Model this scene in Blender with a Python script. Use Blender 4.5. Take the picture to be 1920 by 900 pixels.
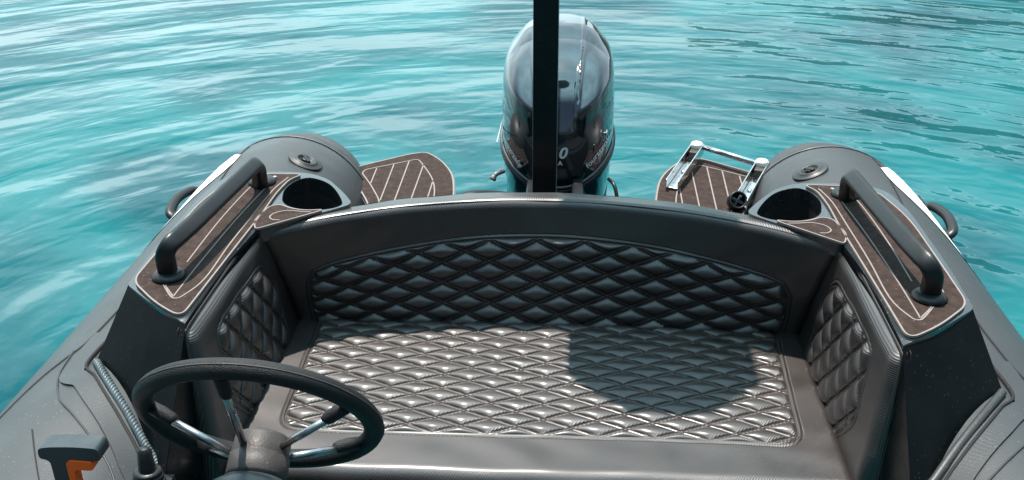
import bpy, bmesh, math, random
import numpy as np
from mathutils import Vector, Matrix
from mathutils.bvhtree import BVHTree
from mathutils.geometry import tessellate_polygon
R_ = math.radians
random.seed(4); np.random.seed(4)
for o in list(bpy.data.objects): bpy.data.objects.remove(o, do_unlink=True)
S = bpy.context.scene
COL = S.collection
# metres; x to the right, y aft, z up; z = 0 is the top of the bench cushion, the water lies at WATER
WATER = -0.27

# ------------------------------------------------------------ camera, sky, sun, exposure
pi_, ya_, ro_ = R_(26.2524), R_(4.0045), R_(-.3445)
F = Vector((-math.sin(ya_)*math.cos(pi_), math.cos(ya_)*math.cos(pi_), -math.sin(pi_)))
Rt = Vector((math.cos(ya_), math.sin(ya_), 0)); Up = Rt.cross(F)
R2 = math.cos(ro_)*Rt+math.sin(ro_)*Up; U2 = -math.sin(ro_)*Rt+math.cos(ro_)*Up
cd = bpy.data.cameras.new('camera'); cam = bpy.data.objects.new('camera', cd); COL.objects.link(cam)
cam.matrix_world = Matrix(((R2.x, U2.x, -F.x, .0598), (R2.y, U2.y, -F.y, 0), (R2.z, U2.z, -F.z, 1.13), (0, 0, 0, 1)))
cd.sensor_width = 36; cd.lens = 1867.6/1920*36; cd.clip_start = .02; cd.clip_end = 9000
S.camera = cam

SUN_EL, SUN_AZ = 74.0, 330.0         # azimuth clockwise from +y: the sun stands high over the stern, a little to the left
w = bpy.data.worlds.new('World'); S.world = w; w.use_nodes = True
nt = w.node_tree; nt.nodes.clear()
out = nt.nodes.new('ShaderNodeOutputWorld'); bg = nt.nodes.new('ShaderNodeBackground')
sky = nt.nodes.new('ShaderNodeTexSky'); sky.sky_type = 'NISHITA'; sky.sun_disc = False
sky.sun_elevation = R_(SUN_EL); sky.sun_rotation = R_(SUN_AZ); sky.air_density = 1.2; sky.dust_density = 1.5; sky.ozone_density = 1.5
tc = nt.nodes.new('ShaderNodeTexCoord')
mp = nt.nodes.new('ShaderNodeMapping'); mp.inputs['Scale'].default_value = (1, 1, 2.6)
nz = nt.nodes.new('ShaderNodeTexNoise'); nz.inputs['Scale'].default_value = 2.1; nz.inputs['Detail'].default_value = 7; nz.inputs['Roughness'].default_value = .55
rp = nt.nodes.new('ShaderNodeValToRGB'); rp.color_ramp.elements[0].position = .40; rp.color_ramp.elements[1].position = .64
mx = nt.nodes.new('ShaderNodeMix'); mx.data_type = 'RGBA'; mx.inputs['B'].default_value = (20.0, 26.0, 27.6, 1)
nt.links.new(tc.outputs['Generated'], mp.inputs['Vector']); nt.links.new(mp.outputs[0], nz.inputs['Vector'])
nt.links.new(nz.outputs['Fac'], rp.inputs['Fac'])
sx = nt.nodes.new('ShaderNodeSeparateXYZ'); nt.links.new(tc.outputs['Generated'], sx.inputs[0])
def mrange(sock, a, b, c, d):
    q = nt.nodes.new('ShaderNodeMapRange'); q.interpolation_type = 'SMOOTHSTEP'
    for k_, v_ in zip(('From Min', 'From Max', 'To Min', 'To Max'), (a, b, c, d)): q.inputs[k_].default_value = v_
    nt.links.new(sock, q.inputs['Value']); return q.outputs[0]
def mmul(a, b, op='MULTIPLY'):
    q = nt.nodes.new('ShaderNodeMath'); q.operation = op; q.use_clamp = True
    for i_, v_ in enumerate((a, b)):
        if isinstance(v_, float): q.inputs[i_].default_value = v_
        else: nt.links.new(v_, q.inputs[i_])
    return q.outputs[0]
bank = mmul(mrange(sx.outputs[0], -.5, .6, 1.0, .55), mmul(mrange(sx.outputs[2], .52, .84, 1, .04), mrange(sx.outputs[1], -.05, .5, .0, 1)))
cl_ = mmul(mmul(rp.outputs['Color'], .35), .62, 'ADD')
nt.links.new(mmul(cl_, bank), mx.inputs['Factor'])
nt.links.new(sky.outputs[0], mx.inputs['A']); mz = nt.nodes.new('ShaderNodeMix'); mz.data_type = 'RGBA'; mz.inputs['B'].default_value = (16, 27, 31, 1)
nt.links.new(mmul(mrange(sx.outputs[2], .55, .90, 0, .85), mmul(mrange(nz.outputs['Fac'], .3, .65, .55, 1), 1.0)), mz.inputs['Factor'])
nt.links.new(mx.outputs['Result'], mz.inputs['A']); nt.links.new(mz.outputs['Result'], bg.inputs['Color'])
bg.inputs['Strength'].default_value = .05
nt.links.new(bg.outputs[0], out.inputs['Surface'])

sd = bpy.data.lights.new('sun', 'SUN'); sd.energy = 5.0; sd.angle = R_(.6); sd.color = (1, .90, .82)
so = bpy.data.objects.new('sun', sd); COL.objects.link(so)
sdir = Vector((math.sin(R_(SUN_AZ))*math.cos(R_(SUN_EL)), math.cos(R_(SUN_AZ))*math.cos(R_(SUN_EL)), math.sin(R_(SUN_EL))))
so.rotation_euler = sdir.to_track_quat('Z', 'Y').to_euler(); so.location = sdir*20
S.view_settings.view_transform = 'Standard'; S.view_settings.look = 'None'
S.view_settings.exposure = 0.78; S.view_settings.gamma = 1
S.render.engine = 'CYCLES'

# ------------------------------------------------------------ materials
def mat(name, col, rough=.5, metal=0, spec=.5, coat=0, coat_rough=.05, mottle=0, mscale=8, bump=0, bscale=200, ribs=None, dust=0, ior=1.45):
    m = bpy.data.materials.new(name); m.use_nodes = True; n = m.node_tree; N = n.nodes; L = n.links
    b = N['Principled BSDF']
    b.inputs['Base Color'].default_value = (*col, 1); b.inputs['Roughness'].default_value = rough
    b.inputs['Metallic'].default_value = metal; b.inputs['Specular IOR Level'].default_value = spec; b.inputs['IOR'].default_value = ior
    b.inputs['Coat Weight'].default_value = coat; b.inputs['Coat Roughness'].default_value = coat_rough
    co = N.new('ShaderNodeTexCoord')
    base = None
    if mottle:
        t = N.new('ShaderNodeTexNoise'); t.inputs['Scale'].default_value = mscale; t.inputs['Detail'].default_value = 6
        L.new(co.outputs['Object'], t.inputs['Vector'])
        r = N.new('ShaderNodeMapRange'); r.inputs['From Min'].default_value = .3; r.inputs['From Max'].default_value = .7
        r.inputs['To Min'].default_value = 1-mottle; r.inputs['To Max'].default_value = 1+mottle
        L.new(t.outputs['Fac'], r.inputs['Value'])
        v = N.new('ShaderNodeVectorMath'); v.operation = 'SCALE'; v.inputs[0].default_value = col
        L.new(r.outputs[0], v.inputs['Scale']); base = v.outputs[0]
        r2 = N.new('ShaderNodeMapRange'); r2.inputs['From Min'].default_value = .3; r2.inputs['From Max'].default_value = .7
        r2.inputs['To Min'].default_value = max(rough-.08, .02); r2.inputs['To Max'].default_value = rough+.1
        t2 = N.new('ShaderNodeTexNoise'); t2.inputs['Scale'].default_value = mscale*2.3; t2.inputs['Detail'].default_value = 4
        L.new(co.outputs['Object'], t2.inputs['Vector']); L.new(t2.outputs['Fac'], r2.inputs['Value']); L.new(r2.outputs[0], b.inputs['Roughness'])
    if dust:      # dried salt specks
        t = N.new('ShaderNodeTexVoronoi'); t.inputs['Scale'].default_value = 95; L.new(co.outputs['Object'], t.inputs['Vector'])
        t3 = N.new('ShaderNodeTexNoise'); t3.inputs['Scale'].default_value = 9; L.new(co.outputs['Object'], t3.inputs['Vector'])
        ma = N.new('ShaderNodeMath'); ma.operation = 'MULTIPLY'; ma.inputs[1].default_value = .22; L.new(t3.outputs['Fac'], ma.inputs[0])
        lt = N.new('ShaderNodeMath'); lt.operation = 'LESS_THAN'; L.new(t.outputs['Distance'], lt.inputs[0]); L.new(ma.outputs[0], lt.inputs[1])
        mu = N.new('ShaderNodeMath'); mu.operation = 'MULTIPLY'; mu.inputs[1].default_value = dust; L.new(lt.outputs[0], mu.inputs[0])
        c = N.new('ShaderNodeMix'); c.data_type = 'RGBA'; c.inputs['A'].default_value = (*col, 1); c.inputs['B'].default_value = (.5, .48, .46, 1)
        if base is not None: L.new(base, c.inputs['A'])
        L.new(mu.outputs[0], c.inputs['Factor']); base = c.outputs['Result']
    if base is not None: L.new(base, b.inputs['Base Color'])
    h = None
    if ribs:
        wv = N.new('ShaderNodeTexWave'); wv.wave_type = 'BANDS'; wv.bands_direction = 'X'; wv.inputs['Scale'].default_value = ribs[0]
        wv.inputs['Distortion'].default_value = .5; wv.inputs['Detail'].default_value = 1; wv.inputs['Detail Scale'].default_value = 3
        mp = N.new('ShaderNodeMapping'); mp.inputs['Rotation'].default_value = ribs[1]
        L.new(co.outputs['Object'], mp.inputs['Vector']); L.new(mp.outputs[0], wv.inputs['Vector']); h = wv.outputs['Fac']
        bu = N.new('ShaderNodeBump'); bu.inputs['Strength'].default_value = ribs[2]; bu.inputs['Distance'].default_value = .0012
        L.new(h, bu.inputs['Height']); L.new(bu.outputs[0], b.inputs['Normal']); h = bu
    if bump:
        t = N.new('ShaderNodeTexNoise'); t.inputs['Scale'].default_value = bscale; t.inputs['Detail'].default_value = 3
        L.new(co.outputs['Object'], t.inputs['Vector'])
        bu = N.new('ShaderNodeBump'); bu.inputs['Strength'].default_value = bump; bu.inputs['Distance'].default_value = .002
        L.new(t.outputs['Fac'], bu.inputs['Height']); L.new(bu.outputs[0], b.inputs['Normal'])
        if h is not None: L.new(h.outputs[0], bu.inputs['Normal'])
    return m
M = {}
M['vinyl'] = mat('carbon weave vinyl', (.012, .0078, .0064), .50, spec=.72, ior=1.6, coat=.5, coat_rough=.22, mottle=.12, mscale=5, bump=.12, bscale=260, ribs=(85, (0, 0, R_(38)), .5))
M['vinyl_up'] = mat('carbon weave vinyl upright', (.012, .0078, .0064), .50, spec=.72, ior=1.6, coat=.5, coat_rough=.22, mottle=.12, mscale=5, bump=.12, bscale=260, ribs=(85, (0, R_(40), 0), .45))
M['vinyl_side'] = mat('carbon weave vinyl side', (.012, .0078, .0064), .50, spec=.72, ior=1.6, coat=.5, coat_rough=.22, mottle=.12, mscale=5, bump=.12, bscale=260, ribs=(85, (0, R_(90), 0), .4))
M['thread'] = mat('grey stitching thread', (.035, .026, .021), .8, spec=.15)
M['tube'] = mat('dark grey rubberised fabric', (.031, .034, .036), .42, spec=.7, mottle=.16, mscale=3.5, bump=.18, bscale=420, dust=.12)
M['patch'] = mat('charcoal rubber patch', (.035, .039, .041), .45, mottle=.15, bump=.2, bscale=300, dust=.1)
M['cone'] = mat('dark rubber cone', (.035, .035, .037), .5, mottle=.25, mscale=20, bump=.25, bscale=300, dust=.2)
M['white'] = mat('white vinyl stripe', (.78, .79, .78), .45, mottle=.04)
M['gelcoat'] = mat('black gelcoat', (.012, .016, .018), .2, spec=1.0, coat=.8, coat_rough=.06, mottle=.2, mscale=6, dust=.25)
M['side'] = mat('black gelcoat shaded darker', (.003, .0045, .005), .25, spec=.1, mottle=.3, mscale=7, dust=.03)  # the deck's paint again, with the dark of the console faces put into its colour
M['eva'] = mat('brown foam decking', (.032, .020, .0165), .85, spec=.25, mottle=.35, mscale=45, bump=.6, bscale=500, dust=.16)
M['evaline'] = mat('pale groove line', (.21, .185, .17), .7, mottle=.1, mscale=60)
M['plastic'] = mat('black plastic', (.010, .0115, .0125), .36, spec=.45, mottle=.15, mscale=12, bump=.12, bscale=500)
M['plastic_dull'] = mat('worn black plastic', (.045, .04, .038), .5, spec=.5, mottle=.3, mscale=25, bump=.3, bscale=450, dust=.1)
M['grip'] = mat('black foam rubber grip', (.008, .0085, .0095), .5, spec=.4, mottle=.1, bump=.7, bscale=650)
M['steel'] = mat('polished steel', (.72, .72, .71), .16, metal=1, mottle=.12, mscale=30)
M['spoke'] = mat('brushed dark steel', (.42, .42, .42), .24, metal=1, mottle=.15, mscale=30)
M['void'] = mat('matte dark liner', (.008, .008, .009), .75, dust=.15)  # even near-black, for the recess bowl and the thin tube seams
M['mast'] = mat('black powder coated metal', (.005, .006, .007), .28, spec=.35, mottle=.1)
M['cowl'] = mat('glossy black engine paint', (.006, .013, .018), .08, spec=.8, ior=1.7, coat=1, coat_rough=.02, dust=.03)
M['cowl_rim'] = mat('satin grey trim', (.11, .12, .125), .3, mottle=.1)
M['decal'] = mat('silver lettering', (.7, .72, .72), .4)
M['orange'] = mat('orange plastic', (.95, .13, .008), .32, spec=.6, mottle=.08, mscale=30)
M['lever'] = mat('blue grey plastic', (.028, .040, .047), .36, spec=.6, mottle=.1, mscale=20, bump=.1, bscale=500)
M['hull'] = mat('dark hull', (.02, .022, .024), .5)
M['rope'] = mat('braided cord', (.055, .08, .09), .4, mottle=.3, mscale=40)

# ------------------------------------------------------------ helpers
def tag(o, label=None, cat=None, group=None, kind=None):
    if label: o['label'] = label
    if cat: o['category'] = cat
    if group: o['group'] = group
    if kind: o['kind'] = kind
    return o
def thing(name, label, cat, loc, group=None):
    o = bpy.data.objects.new(name, None); o.empty_display_size = .1; COL.objects.link(o); o.location = loc
    return tag(o, label, cat, group)
def par(o, p):
    if p is None: return o
    o.parent = p; bpy.context.view_layer.update(); o.matrix_parent_inverse = p.matrix_world.inverted(); return o
def obj(name, verts, faces, m, parent=None, smooth=True, mats=None, fm=None):
    me = bpy.data.meshes.new(name); me.from_pydata([tuple(v) for v in verts], [], [tuple(f) for f in faces]); me.update()
    for x in (mats or [m]): me.materials.append(x)
    if fm is not None: me.polygons.foreach_set('material_index', fm)
    bm = bmesh.new(); bm.from_mesh(me); bmesh.ops.recalc_face_normals(bm, faces=bm.faces); bm.to_mesh(me); bm.free()
    if smooth: me.polygons.foreach_set('use_smooth', [True]*len(me.polygons))
    o = bpy.data.objects.new(name, me); COL.objects.link(o)
    return par(o, parent)
def bevel(o, w_=.004, seg=3, ang=35):
    b = o.modifiers.new('bevel', 'BEVEL'); b.width = w_; b.segments = seg; b.limit_method = 'ANGLE'; b.angle_limit = R_(ang); b.harden_normals = True
    return o
class MB:
    def __init__(s): s.v = []; s.f = []; s.m = []
    def add(s, v, f, mi=0):
        k = len(s.v); s.v += [tuple(x) for x in v]; s.f += [tuple(i+k for i in q) for q in f]; s.m += [mi]*len(f); return s
    def tube(s, path, rad, n=12, closed=False, mi=0, flat=1.0, up=None, caps=True, sq=2.0):
        P = [Vector(p) for p in path]; N = len(P); rad = rad if hasattr(rad, '__len__') else [rad]*N
        vs = []; ref = Vector(up) if up else None
        for i in range(N):
            a = P[(i-1) % N] if closed or i > 0 else P[i]; b = P[(i+1) % N] if closed or i < N-1 else P[i]
            t = (b-a).normalized()
            if ref is None: ref = Vector((0, 0, 1)) if abs(t.z) < .9 else Vector((0, 1, 0))
            u = (ref-t*ref.dot(t)).normalized(); ref_ = t.cross(u)
            if not up: ref = u
            for k in range(n):
                th = 2*math.pi*k/n; c_, s_ = math.cos(th), math.sin(th); c_ = math.copysign(abs(c_)**(2/sq), c_); s_ = math.copysign(abs(s_)**(2/sq), s_); vs.append(P[i]+ref_*(rad[i]*c_*flat)+u*(rad[i]*s_))
        fs = []
        for i in range(N if closed else N-1):
            for k in range(n):
                fs.append((i*n+k, i*n+(k+1) % n, ((i+1) % N)*n+(k+1) % n, ((i+1) % N)*n+k))
        if not closed and caps: fs += [tuple(range(n))[::-1], tuple(range((N-1)*n, N*n))]
        return s.add(vs, fs, mi)
    def box(s, c, d, rot=None, mi=0):
        c = Vector(c); vs = []
        for sx in (-1, 1):
            for sy in (-1, 1):
                for sz in (-1, 1):
                    p = Vector((sx*d[0]/2, sy*d[1]/2, sz*d[2]/2)); vs.append(c+(rot @ p if rot else p))
        return s.add(vs, [(0, 1, 3, 2), (4, 6, 7, 5), (0, 4, 5, 1), (2, 3, 7, 6), (0, 2, 6, 4), (1, 5, 7, 3)], mi)
    def lathe(s, prof, origin, axis, n=28, mi=0, off=0):
        a = Vector(axis).normalized(); q = a.to_track_quat('Z', 'Y'); o_ = Vector(origin); vs = []; fs = []
        for r, h in prof:
            for k in range(n):
                th = 2*math.pi*(k+off)/n; vs.append(o_+q @ Vector((r*math.cos(th), r*math.sin(th), h)))
        for i in range(len(prof)-1):
            for k in range(n): fs.append((i*n+k, i*n+(k+1) % n, (i+1)*n+(k+1) % n, (i+1)*n+k))
        fs += [tuple(range(n))[::-1], tuple(range((len(prof)-1)*n, len(prof)*n))]
        return s.add(vs, fs, mi)
    def prism(s, poly, z0, z1, holes=(), mi=0, tf=None):
        loops = [poly]+list(holes); flat = [p for l in loops for p in l]; n = len(flat)
        tris = tessellate_polygon([[Vector((p[0], p[1], 0)) for p in l] for l in loops])
        z0f = z0 if callable(z0) else (lambda x, y: z0); z1f = z1 if callable(z1) else (lambda x, y: z1)
        vs = [(p[0], p[1], z0f(*p[:2])) for p in flat]+[(p[0], p[1], z1f(*p[:2])) for p in flat]
        if tf: vs = [tf(*v) for v in vs]
        fs = [tuple(t) for t in tris]+[tuple(i+n for i in t) for t in tris]
        k = 0
        for l in loops:
            m_ = len(l)
            for i in range(m_): a = k+i; b = k+(i+1) % m_; fs.append((a, b, b+n, a+n))
            k += m_
        return s.add(vs, fs, mi)
    def ribbon(s, pts, wd, z, closed=False, mi=0, h=.0012, tf=None):
        P = [Vector((p[0], p[1], 0)) for p in pts]; N = len(P); vs = []
        for i in range(N):
            a = P[(i-1) % N] if closed or i > 0 else P[i]; b = P[(i+1) % N] if closed or i < N-1 else P[i]
            t = (b-a).normalized(); q = Vector((-t.y, t.x, 0))*wd/2
            for sg in (-1, 1):
                v = P[i]+q*sg; v.z = z+h; vs.append(v)
            for sg in (-1, 1):
                v = P[i]+q*sg; v.z = z; vs.append(v)
        if tf: vs = [tf(*v) for v in vs]
        fs = []
        for i in range(N if closed else N-1):
            j = (i+1) % N
            fs += [(4*i, 4*i+1, 4*j+1, 4*j), (4*i, 4*j, 4*j+2, 4*i+2), (4*i+1, 4*i+3, 4*j+3, 4*j+1)]
        return s.add(vs, fs, mi)
    def build(s, name, m, parent=None, smooth=True, mats=None):
        return obj(name, s.v, s.f, m, parent, smooth, mats, s.m if mats else None)
def rounded(poly, r, seg=6):
    out_ = []; n = len(poly); rr = r if hasattr(r, '__len__') else [r]*n
    for i in range(n):
        p = Vector(poly[i][:2]); a = Vector(poly[i-1][:2]); b = Vector(poly[(i+1) % n][:2])
        da, db = (a-p), (b-p); q = min(rr[i], da.length*.49, db.length*.49)
        if q < 1e-5: out_.append(tuple(p)); continue
        s0 = p+da.normalized()*q; s1 = p+db.normalized()*q
        for k in range(seg+1):
            t = k/seg; out_.append(tuple(s0*(1-t)**2+p*2*t*(1-t)+s1*t*t))
    return out_
def catmull(P, n=8, closed=False):
    P = [Vector(p) for p in P]; N = len(P); r = []
    for i in range(N if closed else N-1):
        g = (lambda k: P[k % N]) if closed else (lambda k: P[max(0, min(N-1, k))])
        p0, p1, p2, p3 = g(i-1), g(i), g(i+1), g(i+2)
        for k in range(n):
            t = k/n; r.append(.5*((2*p1)+(-p0+p2)*t+(2*p0-5*p1+4*p2-p3)*t*t+(-p0+3*p1-3*p2+p3)*t**3))
    if not closed: r.append(P[-1])
    return r
def inset(poly, d):          # offset a closed outline inwards
    n = len(poly); ar = sum(poly[i-1][0]*poly[i][1]-poly[i][0]*poly[i-1][1] for i in range(n)); sg = 1 if ar > 0 else -1; r = []
    for i in range(n):
        p = Vector(poly[i]); a = Vector(poly[i-1]); b = Vector(poly[(i+1) % n])
        t = ((p-a).normalized()+(b-p).normalized())
        if t.length < 1e-6: t = b-a
        t.normalize(); r.append((p.x-t.y*d*sg, p.y+t.x*d*sg))
    return r
def mir(poly, s): return [(s*p[0], p[1]) for p in poly]

# ------------------------------------------------------------ water and the far shore
def water_mat():
    m = bpy.data.materials.new('turquoise water'); m.use_nodes = True; n = m.node_tree; N = n.nodes; L = n.links; b = N['Principled BSDF']
    b.inputs['Roughness'].default_value = .03; b.inputs['IOR'].default_value = 1.33; b.inputs['Specular IOR Level'].default_value = .5
    co = N.new('ShaderNodeTexCoord'); sep = N.new('ShaderNodeSeparateXYZ'); L.new(co.outputs['Object'], sep.inputs[0])
    def math_(op, a, b_=None, **k):
        q = N.new('ShaderNodeMath'); q.operation = op
        for i, v in enumerate((a, b_)):
            if v is None: continue
            if isinstance(v, (int, float)): q.inputs[i].default_value = v
            else: L.new(v, q.inputs[i])
        return q.outputs[0]
    # low ripples run in rings round the stern
    x = math_('SUBTRACT', sep.outputs[0], .2); y = math_('SUBTRACT', sep.outputs[1], 1.6)
    r = math_('SQRT', math_('ADD', math_('MULTIPLY', x, x), math_('MULTIPLY', y, y)))
    th = math_('ARCTAN2', x, y)
    def ring(kr, kt, detail, rough, dist, off):
        cb = N.new('ShaderNodeCombineXYZ'); L.new(math_('MULTIPLY', r, kr), cb.inputs[0]); L.new(math_('MULTIPLY', th, kt), cb.inputs[1]); cb.inputs[2].default_value = off
        t = N.new('ShaderNodeTexNoise'); t.inputs['Scale'].default_value = 1; t.inputs['Detail'].default_value = detail; t.inputs['Roughness'].default_value = rough; t.inputs['Distortion'].default_value = dist
        L.new(cb.outputs[0], t.inputs['Vector']); return t.outputs['Fac']
    h1 = ring(2.4, 3.2, 2, .45, .4, 0); h2 = ring(7.0, 7, 2, .5, .5, 5)
    h3 = N.new('ShaderNodeTexNoise'); h3.inputs['Scale'].default_value = 1.1; h3.inputs['Detail'].default_value = 4; L.new(co.outputs['Object'], h3.inputs['Vector'])
    h4 = N.new('ShaderNodeTexNoise'); h4.inputs['Scale'].default_value = 9; h4.inputs['Detail'].default_value = 3; L.new(co.outputs['Object'], h4.inputs['Vector'])
    hh = math_('ADD', math_('ADD', math_('MULTIPLY', h1, .75), math_('MULTIPLY', h2, .17)), math_('ADD', math_('MULTIPLY', h3.outputs['Fac'], .6), math_('MULTIPLY', h4.outputs['Fac'], .035)))
    bu = N.new('ShaderNodeBump'); bu.inputs['Strength'].default_value = 1; bu.inputs['Distance'].default_value = .095
    L.new(hh, bu.inputs['Height']); L.new(bu.outputs[0], b.inputs['Normal'])
    # sand and weed patches seen through the clear water
    pt = N.new('ShaderNodeTexNoise'); pt.inputs['Scale'].default_value = .9; pt.inputs['Detail'].default_value = 5; pt.inputs['Distortion'].default_value = .6
    L.new(co.outputs['Object'], pt.inputs['Vector'])
    cr = N.new('ShaderNodeValToRGB'); L.new(pt.outputs['Fac'], cr.inputs['Fac'])
    e = cr.color_ramp.elements; e[0].position = .36; e[0].color = (.000, .058, .072, 1); e[1].position = .62; e[1].color = (.0005, .112, .123, 1)
    L.new(cr.outputs[0], b.inputs['Base Color'])
    return m
g = 4000
wa = obj('water', [(-g, -g, WATER), (g, -g, WATER), (g, g, WATER), (-g, g, WATER)], [(0, 1, 2, 3)], water_mat(), None, False)
tag(wa, 'rippled turquoise sea water behind and beside the boat', 'water', kind='structure')
def hill(a0, a1, hgt, dist, label):
    vs = []; fs = []; n = 110; rows = 9
    for i in range(n):
        k = i/(n-1); az = R_(a0+(a1-a0)*k)
        e = math.sin(min(1, k*5)*math.pi/2)*math.sin(min(1, (1-k)*6)*math.pi/2)
        top = hgt*(1+.25*math.sin(k*9)+.10*math.sin(k*31+1)+.05*math.sin(k*80))*e
        for j in range(rows):
            q = j/(rows-1); d = dist*(1+.5*q)+6*math.sin(i*1.7+j)
            vs.append((math.sin(az)*d, math.cos(az)*d, WATER-1+top*math.sin(q*math.pi/2)+(random.uniform(-1.2, 1.2) if 0 < j else 0)))
    for i in range(n-1):
        for j in range(rows-1): a = i*rows+j; fs.append((a, a+1, a+rows+1, a+rows))
    o = obj('hill', vs, fs, M['wood'], None, True)
    tag(o, label, 'hill', kind='structure')
M['wood'] = mat('wooded hillside', (.012, .018, .014), .9, mottle=.5, mscale=.15)
hill(6, 75, 44, 230, 'dark wooded hillside on the far shore to the right')
hill(105, 255, 95, 200, 'unseen dark hillside added ahead of the boat to darken reflections')  # unseen hill, added so that surfaces facing forward reflect something dark

# ------------------------------------------------------------ the boat: tubes, decks, platforms
boat = thing('inflatable_boat', 'dark grey inflatable boat stern with black side decks, brown foam pads and twin swim platforms', 'inflatable boat', (0, 1.6, WATER))
TX, TZ, TR = .77, -.10, .252
def trad(y):
    K = [(-3, .252), (2.40, .252), (2.52, .249), (2.62, .238), (2.72, .216), (2.82, .182), (2.90, .142), (2.96, .095), (2.99, .05), (3.0, .006)]
    for (a, ra), (b, rb) in zip(K, K[1:]):
        if y <= b:
            t = (y-a)/(b-a); return ra+(rb-ra)*t
    return .006
def tp(s, phi, y, off=0):
    a = R_(phi); r = trad(y)+off; x = TX+r*math.sin(a); c = .602-off if y < 2.12 else .602-off-.12*(y-2.12)/.2      # the tube lies flat against the hull side
    if y < 2.3: x = max(x, c)
    return Vector((s*x, y, TZ+r*math.cos(a)))
def tube_strip(s, pts, wd, h=.0025, per=10):
    """raised strip along (phi, y) points on the tube surface, wd metres wide"""
    C_ = catmull([(p[0]/57.3*TR, p[1], 0) for p in pts], per); mb = MB()
    mb.ribbon([(c.x, c.y) for c in C_], wd, 0, h=h, tf=lambda x, y, z: tp(s, x/TR*57.3, y, z+.0006)); return mb
tubes = []
for s in (-1, 1):
    vs = []; fs = []; ys = list(np.linspace(-.6, 2.3, 30))+list(np.linspace(2.33, 2.66, 12)); n = 72
    for y in ys:
        for k in range(n): vs.append(tp(s, 360*k/n, y))
    for i in range(len(ys)-1):
        for k in range(n): fs.append((i*n+k, i*n+(k+1) % n, (i+1)*n+(k+1) % n, (i+1)*n+k))
    fs.append(tuple(range(n)))
    tb = obj('tube', vs, fs, M['tube'], boat); tubes.append(tb)
    vs = []; fs = []; ys = list(np.linspace(2.655, 3.0, 22))
    for y in ys:
        for k in range(n): vs.append(tp(s, 360*k/n, y, .001))
    for i in range(len(ys)-1):
        for k in range(n): fs.append((i*n+k, i*n+(k+1) % n, (i+1)*n+(k+1) % n, (i+1)*n+k))
    fs.append(tuple(range((len(ys)-1)*n, len(ys)*n)))
    obj('end_cone', vs, fs, M['cone'], tb)
    # seams and glued strips
    mb = MB()
    for k in range(1): pass
    ring = [tp(s, a, 2.655, .002) for a in range(0, 360, 6)]
    mb.tube(ring, .0022, 6, closed=True); mb.build('seam_tape', M['cowl_rim'], tb)
    sm = [(24, 2.60), (20, 2.36), (15, 2.12), (14.3, 1.90), (13.6, 1.70), (14.6, 1.60), (16.9, 1.52), (22, 1.475), (29.6, 1.41), (36, 1.30), (44, 1.1), (50, .8)]
    tube_strip(s, sm, .0035, .0012).build('seam_tape', M['void'], tb)
    tube_strip(s, [(10.5, 1.55), (10.6, 1.415), (2, 1.385), (-6.7, 1.342), (-20, 1.28), (-32.2, 1.219), (-44, 1.15), (-50, 1.0)], .042, .003).build('glued_flap', M['tube'], tb, False)
    tube_strip(s, [(5.5, 1.53), (6.5, 1.435), (-1, 1.395), (-9.5, 1.35), (-22, 1.29), (-34, 1.235), (-46, 1.16)], .004, .006).build('seam_tape', M['void'], tb)
    tube_strip(s, [(20, 1.50), (17, 1.42), (8, 1.34), (-3.1, 1.290), (-14, 1.245), (-29.3, 1.18), (-44, 1.08)], .0025, .002).build('seam_tape', M['patch'], tb)
    tube_strip(s, [(8, 1.25), (-10, 1.12), (-30, 1.0)], .0022, .0008).build('seam_tape', M['void'], tb)
    # white stripe, tapering to a point at both ends
    v = []; f = []; st = [(0, 31, 36, 2.56), (0, 21, 38, 2.50), (0, 21, 42, 2.44), (0, 23, 46, 2.38), (0, 28, 50, 2.32), (0, 34, 54, 2.26), (0, 41, 58, 2.18), (0, 48, 60, 2.10), (0, 56, 60, 2.02)]
    for _, a, b_, y in st:
        for q in range(5): v.append(tp(s, a+(b_-a)*q/4, y, .002))
    for i in range(len(st)-1):
        for q in range(4): f.append((i*5+q, i*5+q+1, i*5+q+6, i*5+q+5))
    obj('white_stripe', v, f, M['white'], tb)
    # charcoal patch ahead of the stripe
    v = []; f = []; st = [(20, 30, 2.30), (17, 36, 2.20), (16, 48, 2.05), (16, 60, 1.85), (16, 70, 1.6), (20, 75, 1.5), (30, 80, 1.40), (42, 84, 1.2), (50, 86, .8)]
    for a, b_, y in st:
        for q in range(9): v.append(tp(s, a+(b_-a)*q/8, y, .0015))
    for i in range(len(st)-1):
        for q in range(8): f.append((i*9+q, i*9+q+1, i*9+q+10, i*9+q+9))
    # valve
    c = tp(s, -23, 2.47); nrm = Vector((s*math.sin(R_(-23)), .03, math.cos(R_(-23)))).normalized()
    vm = MB().lathe([(.047, -.002), (.047, .002), (.045, .0035), (.030, .0035), (.029, .007), (.025, .008), (.022, .006), (.021, .002)], c, nrm, 32)
    q = nrm.to_track_quat('Z', 'Y').to_matrix()
    vo = vm.build('valve', M['patch'], tb)
    km = MB().box(c+nrm*.007, (.034, .010, .008), q @ Matrix.Rotation(R_(35), 3, 'Z')); km.lathe([(.012, .0), (.012, .007), (.009, .009)], c, nrm, 16)
    bevel(km.build('valve_cap', M['plastic'], vo), .002)
    # grab handle low on the outer side
    base = 2.31; mb = MB()
    path = catmull([tp(s, 60, base, -.004), tp(s, 60, base+.008, .018), tp(s, 60, base+.04, .028), tp(s, 60, base+.09, .033), tp(s, 60, base+.14, .028), tp(s, 60, base+.172, .018), tp(s, 60, base+.18, -.004)], 7)
    mb.tube(path, .010, 12, flat=1.4)
    for yy in (base-.012, base+.192): mb.box(tp(s, 60, yy, .003), (.045, .045, .01), Matrix.Rotation(s*R_(60), 3, 'Y'))
    bevel(mb.build('carry_handle', M['plastic'], tb), .003)
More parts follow.
